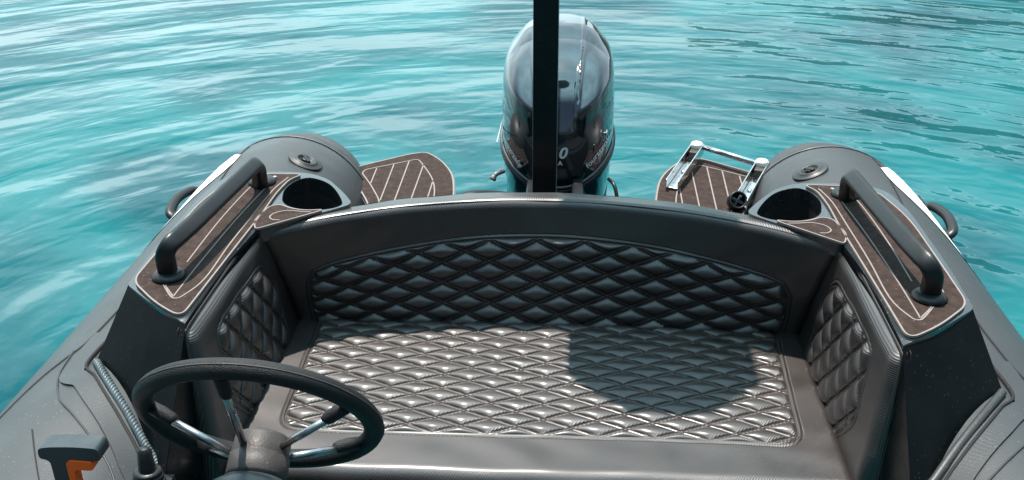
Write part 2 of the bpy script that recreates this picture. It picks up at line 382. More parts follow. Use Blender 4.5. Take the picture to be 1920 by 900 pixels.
    # rubbing strake along the outside of the tube
    tube_strip(s, [(84, 2.62), (84, 2.2), (84, 1.5), (84, .8), (84, 0)], .07, .016, 8).build('rubbing_strake', M['patch'], tb)

# side decks with front console faces
HOLE = [(.576, 1.945), (.581, 1.985), (.572, 2.026), (.550, 2.052), (.520, 2.044), (.489, 2.018), (.462, 1.975), (.440, 1.925), (.440, 1.903), (.462, 1.885), (.500, 1.878), (.544, 1.892), (.566, 1.915)]
hole = [(p.x, p.y) for p in catmull([(a, b, 0) for a, b in HOLE], 4, True)]
DECK = rounded([(.595, 1.41), (.668, 1.462), (.75, 1.538), (.757, 1.70), (.756, 1.95), (.735, 2.06), (.655, 2.085), (.555, 2.083), (.50, 2.05), (.445, 1.97), (.415, 1.915), (.475, 1.862), (.582, 1.79), (.60, 1.60)], [0, .05, .012, .05, .08, .04, .05, .03, .05, .05, .02, .05, .01, .1], 5)
PAD = rounded([(.607, 1.424), (.668, 1.468), (.741, 1.545), (.742, 1.70), (.741, 1.90), (.712, 2.03), (.664, 2.058), (.560, 2.062), (.583, 2.032), (.592, 1.96), (.592, 1.85), (.598, 1.70)], [.028, .05, .03, .05, .10, .05, .03, .02, .02, .05, .08, .2], 6)
SMALL = rounded([(.583, 1.772), (.597, 1.812), (.586, 1.882), (.566, 1.893), (.535, 1.872), (.500, 1.866), (.470, 1.872), (.478, 1.862)], [.01, .02, .016, .012, .03, .03, .01, .01], 5)
zt = .26
for s in (-1, 1):
    mb = MB()
    def warp(x, y, z, s=s):
        if z < .2:
            # the lower edge swings forward: sloped front face
            k = max(0, min(1, (1.62-y)/.2))
            if k > 0:
                y -= .30*k*(.26-z)/.30 * (1.0 if x < .63 else .85); x += (.09 if x > .7 else .0)*k - (.02*k if x < .62 else 0)
        return (s*x, y, z)
    body = [p for p in DECK]
    mb.prism(body, .225, zt, holes=[hole[::-1]], tf=lambda x, y, z: (s*x, y, z))
    dk = mb.build('side_deck', M['gelcoat'], boat, smooth=True); bevel(dk, .004, 3, 50)
    # skirt below: console side walls
    
    n_ = 12; v = []; f = []
    top = [(.5952, 1.4105, .2575), (.668, 1.4705, .2575), (.749, 1.5385, .2575), (.7555, 1.70, .25), (.7545, 1.95, .25), (.735, 2.058, .25)]
    bot = [(.572, 1.099, 0), (.71, 1.214, .0), (.845, 1.328, 0), (.765, 1.70, 0.0), (.765, 1.95, 0), (.735, 2.07, 0)]
    ins = [(.5952, 1.4105, .2575), (.594, 1.55, .25), (.582, 1.79, .25)]
    insb = [(.572, 1.105, 0), (.59, 1.5, 0), (.582, 1.79, 0)]
    for (t_, b_) in ((top, bot), (ins, insb)):
        k = len(v); v += [(s*p[0], p[1], p[2]) for p in t_]+[(s*p[0], p[1], p[2]) for p in b_]
        for i in range(len(t_)-1): f.append((k+i, k+i+1, k+len(t_)+i+1, k+len(t_)+i))
    obj('console_side', v, f, M['side'], dk, smooth=False)
    # dark recess under the oval opening
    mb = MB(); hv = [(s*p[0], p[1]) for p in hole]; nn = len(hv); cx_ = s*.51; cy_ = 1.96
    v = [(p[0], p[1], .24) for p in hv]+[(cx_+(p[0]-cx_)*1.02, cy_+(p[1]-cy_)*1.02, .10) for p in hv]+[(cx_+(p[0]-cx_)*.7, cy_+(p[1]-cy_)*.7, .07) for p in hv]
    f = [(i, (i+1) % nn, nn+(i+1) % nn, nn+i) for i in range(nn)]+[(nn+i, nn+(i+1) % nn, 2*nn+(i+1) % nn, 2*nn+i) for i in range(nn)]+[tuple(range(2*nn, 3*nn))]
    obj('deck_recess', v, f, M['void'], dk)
    # pads: brown foam with pale grooves
    mb = MB(); P = mir(PAD, s); mb.prism(P, zt+.0005, zt+.005, mi=0); mb.ribbon(inset(P, -.0005), .003, zt+.001, True, 1, .0042)
    inn = [(.690, 2.03), (.700, 1.95), (.714, 1.75), (.713, 1.60), (.704, 1.565), (.690, 1.548), (.655, 1.497), (.640, 1.484), (.628, 1.497), (.612, 1.56), (.600+.012, 1.70), (.607, 1.85), (.602, 1.97), (.588, 2.04)]
    inn = [(s*p.x, p.y) for p in catmull([(a, b, 0) for a, b in inn], 5)]
    mb.ribbon(inn, .0028, zt+.005, False, 1, .0008)
    for ln in ([(.645, 1.488), (.643, 1.62), (.636, 1.80), (.624, 1.96), (.616, 2.045)], [(.668, 1.62), (.668, 1.80), (.660, 1.95), (.648, 2.04)], [(.645, 1.49), (.690, 1.548)], [(.676, 1.531), (.660, 1.546)]):
        mb.ribbon([(s*p.x, p.y) for p in catmull([(a, b, 0) for a, b in ln], 5)], .0026, zt+.005, False, 1, .0008)
    mb.build('deck_pad', None, dk, False, mats=[M['eva'], M['evaline']])
    mb = MB(); P = mir(SMALL, s); mb.prism(P, zt+.0005, zt+.005, mi=0); mb.ribbon(inset(P, -.0005), .003, zt+.001, True, 1, .0042)
    lp = [(s*p.x, p.y) for p in catmull([(a, b, 0) for a, b in [(.49, 1.857), (.51, 1.858), (.540, 1.862), (.563, 1.850), (.570, 1.830), (.560, 1.816), (.545, 1.815)]], 5)]
    mb.ribbon(lp, .0028, zt+.005, False, 1, .0008)
    mb.build('deck_pad', None, dk, False, mats=[M['eva'], M['evaline']])
    # grab rail
    mb = MB(); zr = .355
    pa = [(.682, 1.566, .264), (.681, 1.562, .29), (.677, 1.556, .314), (.668, 1.562, .331), (.660, 1.585, .336), (.652, 1.64, .337), (.642, 1.75, .337), (.634, 1.85, .336), (.629, 1.92, .335), (.628, 1.948, .331), (.630, 1.967, .316), (.633, 1.978, .29), (.636, 1.985, .264)]
    path = [Vector((s*p.x, p.y, p.z)) for p in catmull(pa, 6)]
    mb.tube(path, [.0138]*len(path), 24, flat=1.2, sq=3.6)
    rl = mb.build('grab_rail', M['plastic'], boat)
    for (fx, fy) in ((.680, 1.562), (.638, 2.006)): MB().lathe([(.030, 0), (.031, .004), (.026, .009), (.019, .012)], (s*fx, fy, zt+.0052), (0, 0, 1), 24).build('rail_foot', M['plastic'], rl)
    for (fx, fy) in ((.640, 2.041), (.616, 2.030)): MB().lathe([(.0045, 0), (.0045, .0015), (.003, .002)], (s*fx, fy, zt+.0095), (0, 0, 1), 10).build('screw', M['steel'], rl)
    # braided cord where deck meets tube
    J = catmull([tp(s, 3, 1.44, .004), tp(s, -9, 1.375, .004), tp(s, -21.5, 1.315, .004), tp(s, -33, 1.265, .004), tp(s, -43, 1.232, .004), tp(s, -52, 1.19, .004)], 40)
    mb = MB()
    if s > 0: mb.tube(J, .0075, 10)
    for ph in range(3 if s < 0 else 0):
        pth = []
        for i, c in enumerate(J):
            t = (J[min(i+1, len(J)-1)]-J[max(i-1, 0)]).normalized(); u = t.orthogonal().normalized(); a = i*.55+ph*2.094
            u = (Vector((0, 0, 1))-t*t.z).normalized(); w_ = t.cross(u); pth.append(c+u*math.cos(a)*.0042+w_*math.sin(a)*.0042)
        mb.tube(pth, .0038, 7)
    mb.build('edge_cord', M['rope'] if s < 0 else M['patch'], boat)

# hull tray, transom, sole
mb = MB(); mb.box((0, .9, -.33), (1.2, 3.0, .10)); mb.box((0, 2.25, -.13), (1.12, .06, .42)); mb.build('hull', M['hull'], boat, False)
MB().box((0, 2.06, -.06), (.90, .34, .30)).build('stern_locker', M['hull'], boat, False)

# swim platforms
PL = rounded([(.268, 2.36), (.276, 2.56), (.300, 2.72), (.352, 2.83), (.408, 2.895), (.46, 2.872), (.600, 2.762), (.632, 2.705), (.56, 2.58), (.512, 2.47), (.50, 2.36)], [.01, .1, .08, .05, .03, .03, .02, .02, .05, .05, .01], 6)
PIN = rounded([(.333, 2.42), (.338, 2.57), (.356, 2.665), (.392, 2.755), (.425, 2.826), (.57, 2.732), (.575, 2.705), (.534, 2.624), (.484, 2.505), (.47, 2.42)], [.0, .05, .05, .05, .018, .014, .012, .04, .04, 0], 5)
for s in (-1, 1):
    mb = MB(); P = mir(PL, s); mb.prism(P, -.045, -.004)
    pf = mb.build('swim_platform', M['gelcoat'], boat); bevel(pf, .006, 3, 50)
    mb = MB(); Q = inset(P, .006); mb.prism(Q, -.0035, .002, mi=0); mb.ribbon(Q, .0045, -.002, True, 1, .0045)
    mb.ribbon(mir(PIN, s), .0036, .002, True, 1, .0008)
    for a, b in (((.535, 2.735), (.520, 2.60)), ((.492, 2.778), (.478, 2.50)), ((.450, 2.808), (.437, 2.43)), ((.402, 2.785), (.394, 2.43)), ((.356, 2.665), (.352, 2.43))):
        # slanted plank lines
        pass
    if True:
        for a, b in (((.538, 2.744), (.534, 2.628)), ((.492, 2.778), (.484, 2.510)), ((.450, 2.806), (.442, 2.43)), ((.402, 2.780), (.398, 2.43)), ((.356, 2.66), (.353, 2.43))):
            mb.ribbon(mir([a, ((a[0]+b[0])/2, (a[1]+b[1])/2), b], s), .0036, .002, False, 1, .0008)
    mb.build('deck_pad', None, pf, False, mats=[M['eva'], M['evaline']])

# ------------------------------------------------------------ quilted bench
W_, H_ = .102, .048
def sdf_poly(P, poly):
    """signed distance (positive inside) from points P (n,2) to polygon"""
    poly = np.array(poly); n = len(poly); d = np.full(len(P), 1e9); inside = np.zeros(len(P), bool)
    for i in range(n):
        a = poly[i]; b = poly[(i+1) % n]; e = b-a; wv = P-a; t = np.clip((wv@e)/(e@e), 0, 1)
        d = np.minimum(d, np.hypot(*(wv-t[:, None]*e).T))
        c = ((a[1] <= P[:, 1]) & (b[1] > P[:, 1])) | ((b[1] <= P[:, 1]) & (a[1] > P[:, 1]))
        with np.errstate(divide='ignore', invalid='ignore'): xi = a[0]+(P[:, 1]-a[1])/(b[1]-a[1])*(b[0]-a[0])
        inside ^= c & (P[:, 0] < xi)
    return np.where(inside, d, -d)
def quilt(s_, t_, sd, hp=.0075, W=W_, H=H_, s0=0, t0=0, px=2.6):
    k = 1/math.sqrt(1/W**2+1/H**2); a = (s_-s0)/W+(t_-t0)/H; b = (s_-s0)/W-(t_-t0)/H
    da = np.abs(a-np.round(a))*k; db = np.abs(b-np.round(b))*k; dm = k/2
    def p(d):
        x = np.clip((d-.0028)/(dm-.0028), 0, 1); return 1-(1-x)**px
    edge = np.clip((sd-.003)/.012, 0, 1); edge = 1-(1-edge)**2
    h = hp*(p(da)*p(db))**.75*edge
    g_ = lambda d, c, w_: np.exp(-((d-c)/w_)**2)
    for d in (da, db): h += -.0010*g_(d, .0030, .0010)*edge+.0006*g_(d, 0, .0013)*edge
    on = (sd > 0)
    h = np.where(on, h, 0)
    h += .0016*g_(sd, -.0015, .0022)-.0014*g_(sd, .0025, .0012)-.0010*g_(sd, -.0065, .0012)
    # stitch marks: dashes of thread standing in the two grooves
    ds = ((s_+t_*1.7)/.0052) % 1
    return h, da, db
def grid_surface(name, nu, nv, pos, uvlen, panel, m, parent, hp=.0075, ph=(0, 0), label=None, thick=None, W=W_, H=H_):
    """pos(U,V)->(n,3) base surface; uvlen(U,V)->metric (s,t); panel polygon in metric coords"""
    U, V = np.meshgrid(np.linspace(0, 1, nu), np.linspace(0, 1, nv)); U = U.ravel(); V = V.ravel()
    B = pos(U, V); e = 1e-3
    du = pos(np.clip(U+e, 0, 1), V)-pos(np.clip(U-e, 0, 1), V); dv = pos(U, np.clip(V+e, 0, 1))-pos(U, np.clip(V-e, 0, 1))
    Nn = np.cross(du, dv); Nn /= np.linalg.norm(Nn, axis=1)[:, None]+1e-12
    s_, t_ = uvlen(U, V); sd = sdf_poly(np.stack([s_, t_], 1), panel)
    h, da, db = quilt(s_, t_, sd, hp, W=W, H=H, s0=ph[0], t0=ph[1])
    wob = .0012*np.sin(s_*23+3*np.sin(t_*17))*np.sin(t_*31+2*np.sin(s_*9))
    Vt = B+Nn*(h+wob)[:, None]
    idx = np.arange(nu*nv).reshape(nv, nu)
    q = np.stack([idx[:-1, :-1], idx[:-1, 1:], idx[1:, 1:], idx[1:, :-1]], -1).reshape(-1, 4)
    me = bpy.data.meshes.new(name); me.vertices.add(len(Vt)); me.vertices.foreach_set('co', Vt.ravel().astype(np.float32))
    me.loops.add(q.size); me.loops.foreach_set('vertex_index', q.ravel().astype(np.int32)); me.polygons.add(len(q))
    me.polygons.foreach_set('loop_start', (np.arange(len(q))*4).astype(np.int32)); me.polygons.foreach_set('loop_total', np.full(len(q), 4, np.int32))
    # thread faces: dashed lines beside each quilting seam and round the border
    sc = (s_[q].mean(1), t_[q].mean(1)); sdc = sd[q].mean(1); dac = da[q].mean(1); dbc = db[q].mean(1)
    dash = (((sc[0]*.9+sc[1]*1.3)/.0075) % 1) < .85
    th = ((np.abs(dac-.0032) < .0013) | (np.abs(dbc-.0032) < .0013)) & (sdc > .004)
    th |= (np.abs(sdc+.0065) < .0008); th &= dash
    me.materials.append(m); me.materials.append(M['thread'])
    me.polygons.foreach_set('material_index', th.astype(np.int32)); me.polygons.foreach_set('use_smooth', np.ones(len(q), bool))
    me.update(); me.validate()
    o = bpy.data.objects.new(name, me); COL.objects.link(o); return par(o, parent)

bench = thing('bench_seat', 'black stern bench with diamond quilted cushion, backrest and side bolsters', 'bench seat', (0, 1.6, -.25))
# seat cushion: rolled front edge, flat top
SW = .556
def seat_pos(U, V):
    x = (U-.5)*2*SW; L_ = V*(.52+.12)         # arc from front bottom over the roll to the back
    rr = .028; arc = rr*math.pi/2; drop = .075
    y = np.where(L_ < drop, 1.365, np.where(L_ < drop+arc, 1.365+rr-rr*np.cos(np.clip((L_-drop)/rr, 0, math.pi/2)), 1.365+rr+(L_-drop-arc)))
    z = np.where(L_ < drop, -rr-(drop-L_), np.where(L_ < drop+arc, -rr+rr*np.sin(np.clip((L_-drop)/rr, 0, math.pi/2)), 0))
    e = np.clip((np.abs(x)-(SW-.022))/.022, 0, 1); z = z-.022*(1-np.sqrt(1-e*e*.98))
    z = z+.004*np.cos(x/SW*1.4)*np.clip((y-1.39)/.1, 0, 1)-.003
    return np.stack([x, y+.004*np.sin(x*5), z], 1)
def seat_uv(U, V): return (U-.5)*2*SW, V*.64-.075-.028*math.pi/2+1.393
SEATPANEL = rounded([(-.480, 1.478), (.480, 1.478), (.498, 1.90), (-.498, 1.90)], [.045, .045, .01, .01], 8)
seat = grid_surface('seat_cushion', 1250, 640, seat_pos, seat_uv, SEATPANEL, M['vinyl'], bench, hp=.0068, ph=(.01, 1.478))
pm = MB(); pm.tube([(x, 1.3625+.004*math.sin(x*5), -.032) for x in np.linspace(-.55, .55, 30)], .0035, 8); pm.build('piping', M['plastic'], seat)
# plinth under the cushion
MB().box((0, 1.62, -.19), (1.08, .50, .17)).build('seat_base', M['gelcoat'], bench, False)
# backrest
def back_pos(U, V):
    u = (U-.5)*2; L_ = V*1.0
    face = .80; zt_ = .279-.034*u*u
    v = np.clip(L_/face, 0, 1); rr = .020
    hw = .548+.032*v
    xx = u*hw; yf = 1.872+v*(.036-.26*xx**2-.24*xx**4)         # leans back in the middle, wraps forward at the ends
    zf = -.012+v*(zt_-rr+.012)
    k = np.clip((L_-face)/.10, 0, 1)*math.pi/2; k2 = np.clip((L_-face-.10)/.10, 0, 1)
    y = yf+rr*(1-np.cos(k))+k2*.052; z = zf+rr*np.sin(k)-k2*.012
    x = u*hw
    e = np.clip((np.abs(u)-.965)/.035, 0, 1); y = y+.012*(1-np.sqrt(1-e*e*.97))
    return np.stack([x, y, z], 1)
def back_uv(U, V): return (U-.5)*2*(.548+.032*np.clip(V/.8, 0, 1)), np.clip(V/.8, 0, 1)*.27+np.clip(V-.8, 0, 1)*.3
def arcpt(x): return .211-.20*x*x
BP = [(-.510, .0), (-.514, .06), (-.510, .125), (-.492, .156)]+[(x, arcpt(x)) for x in np.linspace(-.455, .455, 24)]+[(.492, .156), (.510, .125), (.514, .06), (.510, .0), (.49, -.01), (-.49, -.01)]
back = grid_surface('backrest', 1150, 480, back_pos, back_uv, BP, M['vinyl_up'], bench, hp=.0125, ph=(-.02, .012))
mb = MB()
for off, zz in ((0, 0),):
    pth = []
    for u in np.linspace(-.97, .97, 60):
        p = back_pos(np.array([.5+u/2]), np.array([.862]))[0]; pth.append((p[0], p[1], p[2]+.0005))
    mb.tube(pth, .0016, 6)
mb.build('piping', M['vinyl'], back)
# closing back of the backrest
v = []; f = []; us = np.linspace(0, 1, 40)
for u in us:
    a = back_pos(np.array([u]), np.array([1.0]))[0]; v += [tuple(a), (a[0], a[1]+.012, a[2]-.02), (a[0], a[1]+.012, -.02)]
for i in range(39):
    for j in (0, 1): f.append((3*i+j, 3*i+3+j, 3*i+4+j, 3*i+1+j))
for u in (0., 1.):
    k = len(v); vv = np.linspace(0, 1, 24); 
    ring = [back_pos(np.array([u]), np.array([q]))[0] for q in vv]
    a = ring[-1]; ring += [(a[0], a[1]+.012, a[2]-.02), (a[0], a[1]+.012, -.02)]
    v += [tuple(p) for p in ring]; f.append(tuple(range(k, k+len(ring))))
obj('backrest_shell', v, f, M['vinyl_up'], bench, smooth=False)
# side bolsters
for s in (-1, 1):
    OUT = [(1.372, -.14), (1.378, .06), (1.405, .244), (1.60, .245), (1.775, .243), (1.86, .22), (1.86, -.14)]
    def xin(z): return .548+.030*np.clip((z+.02)/.26, 0, 1)
    # inner face as a quilted grid over (y,z)
    def side_pos(U, V, s=s):
        z = -.30+V*(.546); yf = np.interp(z, [-.30, .06, .244, .26], [1.362, 1.372, 1.402, 1.41]); y = yf+U*(1.87-yf)
        x = xin(z)
        rr = .022
        e1 = np.clip((rr-(y-yf))/rr, 0, 1); e2 = np.clip((z-(.246-rr))/rr, 0, 1); e = np.sqrt(np.clip(e1**2+e2**2, 0, 1)); x = x+rr*(1-np.sqrt(1-e*e*.985))
        P = np.stack([s*x, y, z], 1); return P if s < 0 else P
    def side_uv(U, V):
        z = -.30+V*.546; yf = np.interp(z, [-.30, .06, .244, .26], [1.362, 1.372, 1.402, 1.41]); return yf+U*(1.87-yf), z
    SP = rounded([(1.548, -.04), (1.462, .07), (1.485, .198), (1.515, .205), (1.75, .196), (1.80, .13), (1.80, -.06)], [.02, .02, .01, .02, .03, .01, .01], 5)
    sp = side_pos if s < 0 else (lambda U, V, s=s: side_pos(1-U, V, s)); su = side_uv if s < 0 else (lambda U, V: side_uv(1-U, V))
    so_ = grid_surface('side_bolster', 330, 360, sp, su, SP, M['vinyl_side'], bench, hp=.010, ph=(1.5, .05), W=.07, H=.088)
    # front and top face of the bolster
    v = []; f = []
    prof = [(1.352, -.30), (1.357, -.14), (1.366, 0), (1.372, .06), (1.387, .15), (1.402, .236), (1.412, .247), (1.45, .2485), (1.60, .249), (1.775, .247), (1.84, .235)]
    prof = [(p.x, p.y) for p in catmull([(a, b, 0) for a, b in prof], 6)]
    W2 = 7
    for i, (y, z) in enumerate(prof):
        xi = float(xin(z))+.014; xo = .596
        for k in range(W2+1):
            t = k/W2; x = xi+(xo-xi)*t; lift = .004*math.sin(t*math.pi); pr_ = prof[min(i+1, len(prof)-1)]; pl_ = prof[max(i-1, 0)]
            ty, tz = pr_[0]-pl_[0], pr_[1]-pl_[1]; q = math.hypot(ty, tz); v.append((s*x, y-tz/q*lift, z+ty/q*lift))
    for i in range(len(prof)-1):
        for k in range(W2): a = i*(W2+1)+k; f.append((a, a+1, a+W2+2, a+W2+1))
    bs = obj('bolster_edge', v, f, M['vinyl'], so_)
    mb = MB()
    for dx in (.0, .006):
        mb.tube([(s*(float(xin(z))+.024+dx), y-.002 if z < .24 else y, z+.002) for y, z in prof], .0011, 5)
    mb.build('piping', M['thread'], so_)

# ------------------------------------------------------------ mast
mast = thing('mast', 'tall black square mast standing between the bench backrest and the engine', 'mast', (-.012, 2.115, .18))
mb = MB(); sq = rounded([(-.0272, -.0272), (.0272, -.0272), (.0272, .0272), (-.0272, .0272)], .004, 3)
mb.prism([(x-.012, y+2.115) for x, y in sq], .05, 1.502); mb.build('pole', M['mast'], mast, False)
mb = MB().lathe([(.05, 0), (.185, .005), (.205, .03), (.205, .07), (.16, .115), (.06, .14), (.02, .142)], (.02, 2.135, 1.50), (0, 0, 1), 8, off=.5); mb.build('shadow_dome', M['plastic'], mast)  # unseen dome, added out of view to cast the rounded shadow on the seat

# ------------------------------------------------------------ outboard motor
eng = thing('outboard_motor', 'glossy black outboard motor with silver lettering on its cowl, tilted behind the bench', 'outboard motor', (.012, 2.6, WATER))
EX, EY = .004, 2.67
def cowl_section(t):
    """t 0..1 up the cowl: returns centre y, half width, half length, z"""
    K = [  # z, half width, front y, rear y
        (-.02, .148, 2.53, 2.92), (.05, .157, 2.50, 2.96), (.12, .161, 2.485, 2.99), (.20, .163, 2.485, 3.0), (.28, .162, 2.497, 3.01),
        (.33, .158, 2.515, 3.01), (.37, .149, 2.545, 3.0), (.40, .127, 2.585, 2.99), (.425, .104, 2.64, 2.97), (.44, .078, 2.70, 2.94), (.448, .052, 2.76, 2.91), (.450, .02, 2.80, 2.86)]
    q = t*(len(K)-1); i = min(int(q), len(K)-2); u = q-i
    P = [K[max(0, min(len(K)-1, j))] for j in (i-1, i, i+1, i+2)]
    o4 = [.5*((2*P[1][c])+(-P[0][c]+P[2][c])*u+(2*P[0][c]-5*P[1][c]+4*P[2][c]-P[3][c])*u*u+(-P[0][c]+3*P[1][c]-3*P[2][c]+P[3][c])*u**3) for c in range(4)]
    o4[1] *= .975; o4[0] = o4[0] if o4[0] < .3 else .3+(o4[0]-.3)*.90
    return o4
nt_, nk = 130, 260; v = []; f = []
for i in range(nt_+1):
    z, hw, yf, yr = cowl_section(i/nt_); yc = (yf+yr)/2; hl = (yr-yf)/2
    for k in range(nk):
        th = 2*math.pi*k/nk; c, s_ = math.cos(th), math.sin(th); n_ = 2.7
        x = hw*math.copysign(abs(c)**(2/n_), c); y = yc+hl*math.copysign(abs(s_)**(2/n_), s_)
        # sculpted top: two faceted shoulders and a raised spine between sharp creases
        ax = abs(x); front = max(0, min(1, (2.80-y)/.12))
        cr = .046+.022*max(0, min(1, (z-.22)/.2))
        zl = .262+.085*(ax/.16)**2; d = max(0, z-zl)
        if ax < cr: zs = .215; d = max(0, z-zs)*.45; lift = .0
        else: lift = 0
        e = min(d, .11)*.42
        t_ = max(0, min(1, (ax-cr)/.010)) if ax >= cr else 0
        ridge = math.exp(-((ax-cr)/.006)**2)*.006*max(0, min(1, (z-.24)/.08))
        dz = (e*.25)*front*(1 if z < .44 else .6)
        v.append((EX+x, y+(e-ridge)*front, z-dz+ridge*.5))
for i in range(nt_):
    for k in range(nk): f.append((i*nk+k, i*nk+(k+1) % nk, (i+1)*nk+(k+1) % nk, (i+1)*nk+k))
f.append(tuple(range(nt_*nk, (nt_+1)*nk))); f.append(tuple(range(nk))[::-1])
cowl = obj('cowl', v, f, M['cowl'], eng)
bvh = BVHTree.FromPolygons([Vector(p) for p in v], f)
def wrap_text(body, size, cx, cz, ang, shear, name, thick=.0):
    cu = bpy.data.curves.new(name, 'FONT'); cu.body = body; cu.size = size; cu.shear = shear; cu.align_x = 'CENTER'; cu.resolution_u = 6; cu.offset = thick
    to = bpy.data.objects.new('tmp', cu); COL.objects.link(to); bpy.context.view_layer.update()
    dg = bpy.context.evaluated_depsgraph_get(); me = bpy.data.meshes.new_from_object(to.evaluated_get(dg)); bpy.data.objects.remove(to, do_unlink=True)
    bm = bmesh.new(); bm.from_mesh(me); bmesh.ops.triangulate(bm, faces=bm.faces)
    bmesh.ops.subdivide_edges(bm, edges=[e for e in bm.edges if e.calc_length() > size*.2], cuts=2)
    for vv in bm.verts:
        x, z = vv.co.x, vv.co.y; X = cx+x*math.cos(ang)-z*math.sin(ang); Z = cz+x*math.sin(ang)+z*math.cos(ang)
        hit = bvh.ray_cast(Vector((X, 1.5, Z)), Vector((0, 1, 0)))
        vv.co = (hit[0]+hit[1]*-.0015 if hit[0] is not None and hit[1].y > 0 else hit[0]+hit[1]*.0015) if hit[0] is not None else Vector((X, 2.52, Z))
        vv.co.y -= .001
    m2 = bpy.data.meshes.new(name); bm.to_mesh(m2); bm.free(); m2.materials.append(M['decal'])
    o = bpy.data.objects.new(name, m2); COL.objects.link(o); par(o, cowl)
wrap_text('0', .043, .0215, .150, 0, .25, 'lettering', .0012)
wrap_text('A', .017, .0165, .130, 0, 0, 'lettering', .0006)
wrap_text('fourstroke', .022, .124, .146, R_(44), .3, 'lettering', .0004)
wrap_text('fourstroke', .022, -.126, .144, R_(-48), .3, 'lettering', .0004)
# lower trim bands, pan, midsection
def band(z0, z1, grow, name, m, parent, tilt=0):
    v = []; f = []; rows = 5
    for i in range(rows):
        for k in range(96):
            th = 2*math.pi*k/96; c, s_ = math.cos(th), math.sin(th)
            z = z0+(z1-z0)*i/(rows-1)+tilt*abs(c)**1.6*.085
            tt = 0.; 
            while tt < 1 and cowl_section(tt)[0] < z: tt += .004
            zz, hw, yf, yr = cowl_section(min(tt, 1)); gr = grow*(1 if 0 < i < rows-1 else .3)
            v.append((EX+(hw+gr)*math.copysign(abs(c)**(2/2.7), c), (yf+yr)/2+((yr-yf)/2+gr)*math.copysign(abs(s_)**(2/2.7), s_), z))
    for i in range(rows-1):
        for k in range(96): f.append((i*96+k, i*96+(k+1) % 96, (i+1)*96+(k+1) % 96, (i+1)*96+k))
    return obj(name, v, f, m, parent)
band(.052, .062, .005, 'trim_band', M['cowl_rim'], cowl, 1)
band(.034, .050, .008, 'trim_band', M['plastic'], cowl, 1)
mb = MB(); mb.lathe([(.11, -.30), (.125, -.12), (.145, -.05), (.148, .01)], (EX, 2.69, 0), (0, 0, 1), 32); mb.box((EX, 2.60, -.35), (.08, .22, .35)); mb.build('midsection', M['plastic'], eng)
mb = MB(); mb.box((EX-.06, 2.38, -.02), (.03, .22, .22)); mb.box((EX+.06, 2.38, -.02), (.03, .22, .22)); mb.box((EX, 2.42, .0), (.12, .08, .10)); bevel(mb.build('transom_bracket', M['plastic'], eng), .008)
mb = MB(); mb.tube(catmull([(.148, 2.50, .085), (.160, 2.47, .084), (.168, 2.45, .065), (.174, 2.43, .02), (.176, 2.42, -.05)], 6), .0052, 10)
mb.build('tilt_handle', M['plastic'], eng)
mb = MB(); mb.tube(catmull([(-.138, 2.52, .095), (-.158, 2.50, .092), (-.168, 2.49, .080)], 5), [.007]*8+[.010]*3, 10); mb.build('latch', M['cowl_rim'], eng)
# rigging hose
mb = MB(); P = catmull([(-.27, 2.10, .08), (-.235, 2.13, .150), (-.195, 2.15, .170), (-.15, 2.18, .160), (-.10, 2.26, .12), (-.05, 2.4, .05)], 26)
mb.tube(P, [.020+(.0025 if i % 2 else 0) for i in range(len(P))], 14)
tag(mb.build('rigging_hose', M['plastic']), 'black corrugated hose emerging behind the middle of the backrest', 'hose')

# ------------------------------------------------------------ boarding ladder folded on the right platform
lad = thing('boarding_ladder', 'folded steel boarding ladder with round end caps on the right swim platform', 'ladder', (.46, 2.68, .003))
ra = [((.334, 2.625, .016), (.424, 2.868, .030)), ((.508, 2.505, .016), (.598, 2.735, .030))]
for a, b in ra:
    a = Vector(a); b = Vector(b); d = (b-a).normalized(); sx = d.cross(Vector((0, 0, 1))).normalized(); up = sx.cross(d)
    rot = Matrix((sx, d, up)).transposed(); L_ = (b-a).length; mid = (a+b)/2
    mb = MB()
    mb.box(mid-up*.008, (.030, L_, .004), rot); mb.box(mid+sx*.0175+up*.006, (.0035, L_+.02, .032), rot); mb.box(mid-sx*.0175+up*.006, (.0035, L_+.02, .032), rot)
    r_ = mb.build('ladder_rail', M['steel'], lad, False); bevel(r_, .001, 2)
    cp = MB().lathe([(.0165, -.02), (.0175, .010), (.0165, .0125), (.006, .0125), (.0055, .010), (.002, .010)], b+up*.016-d*.006, up, 28); cp.build('end_cap', M['white'], lad)
    bl = MB().lathe([(.007, 0), (.007, .003), (.003, .0045)], mid-up*.005-d*.02, up, 12); bl.build('bolt', M['steel'], r_)
    mb = MB(); mb.box(b-d*.03+up*.004, (.026, .035, .022), rot); bevel(mb.build('rung_bracket', M['plastic_dull'], lad), .003)
a = Vector(ra[0][1])+Vector((.016, -.002, .014)); b = Vector(ra[1][1])+Vector((-.016, .005, .014))
MB().tube([a, (a+b)/2, b], .0085, 16).build('ladder_rung', M['steel'], lad)
a = Vector((.497, 2.500, .030))
mb = MB().lathe([(.022, -.020), (.025, -.018), (.025, .010), (.0215, .012), (.019, .008), (.019, -.010), (.004, -.010)], a, Vector((.12, -.80, .58)), 28); cl = mb.build('clamp_knob', M['plastic'], lad)
mb = MB(); mb.box(a+Vector((.0, 0, .0)), (.036, .006, .006), Matrix.Rotation(.5, 3, 'Y')); mb.box(a, (.006, .008, .034), Matrix.Rotation(.5, 3, 'Y')); bevel(mb.build('clamp_spokes', M['cowl_rim'], cl), .001)

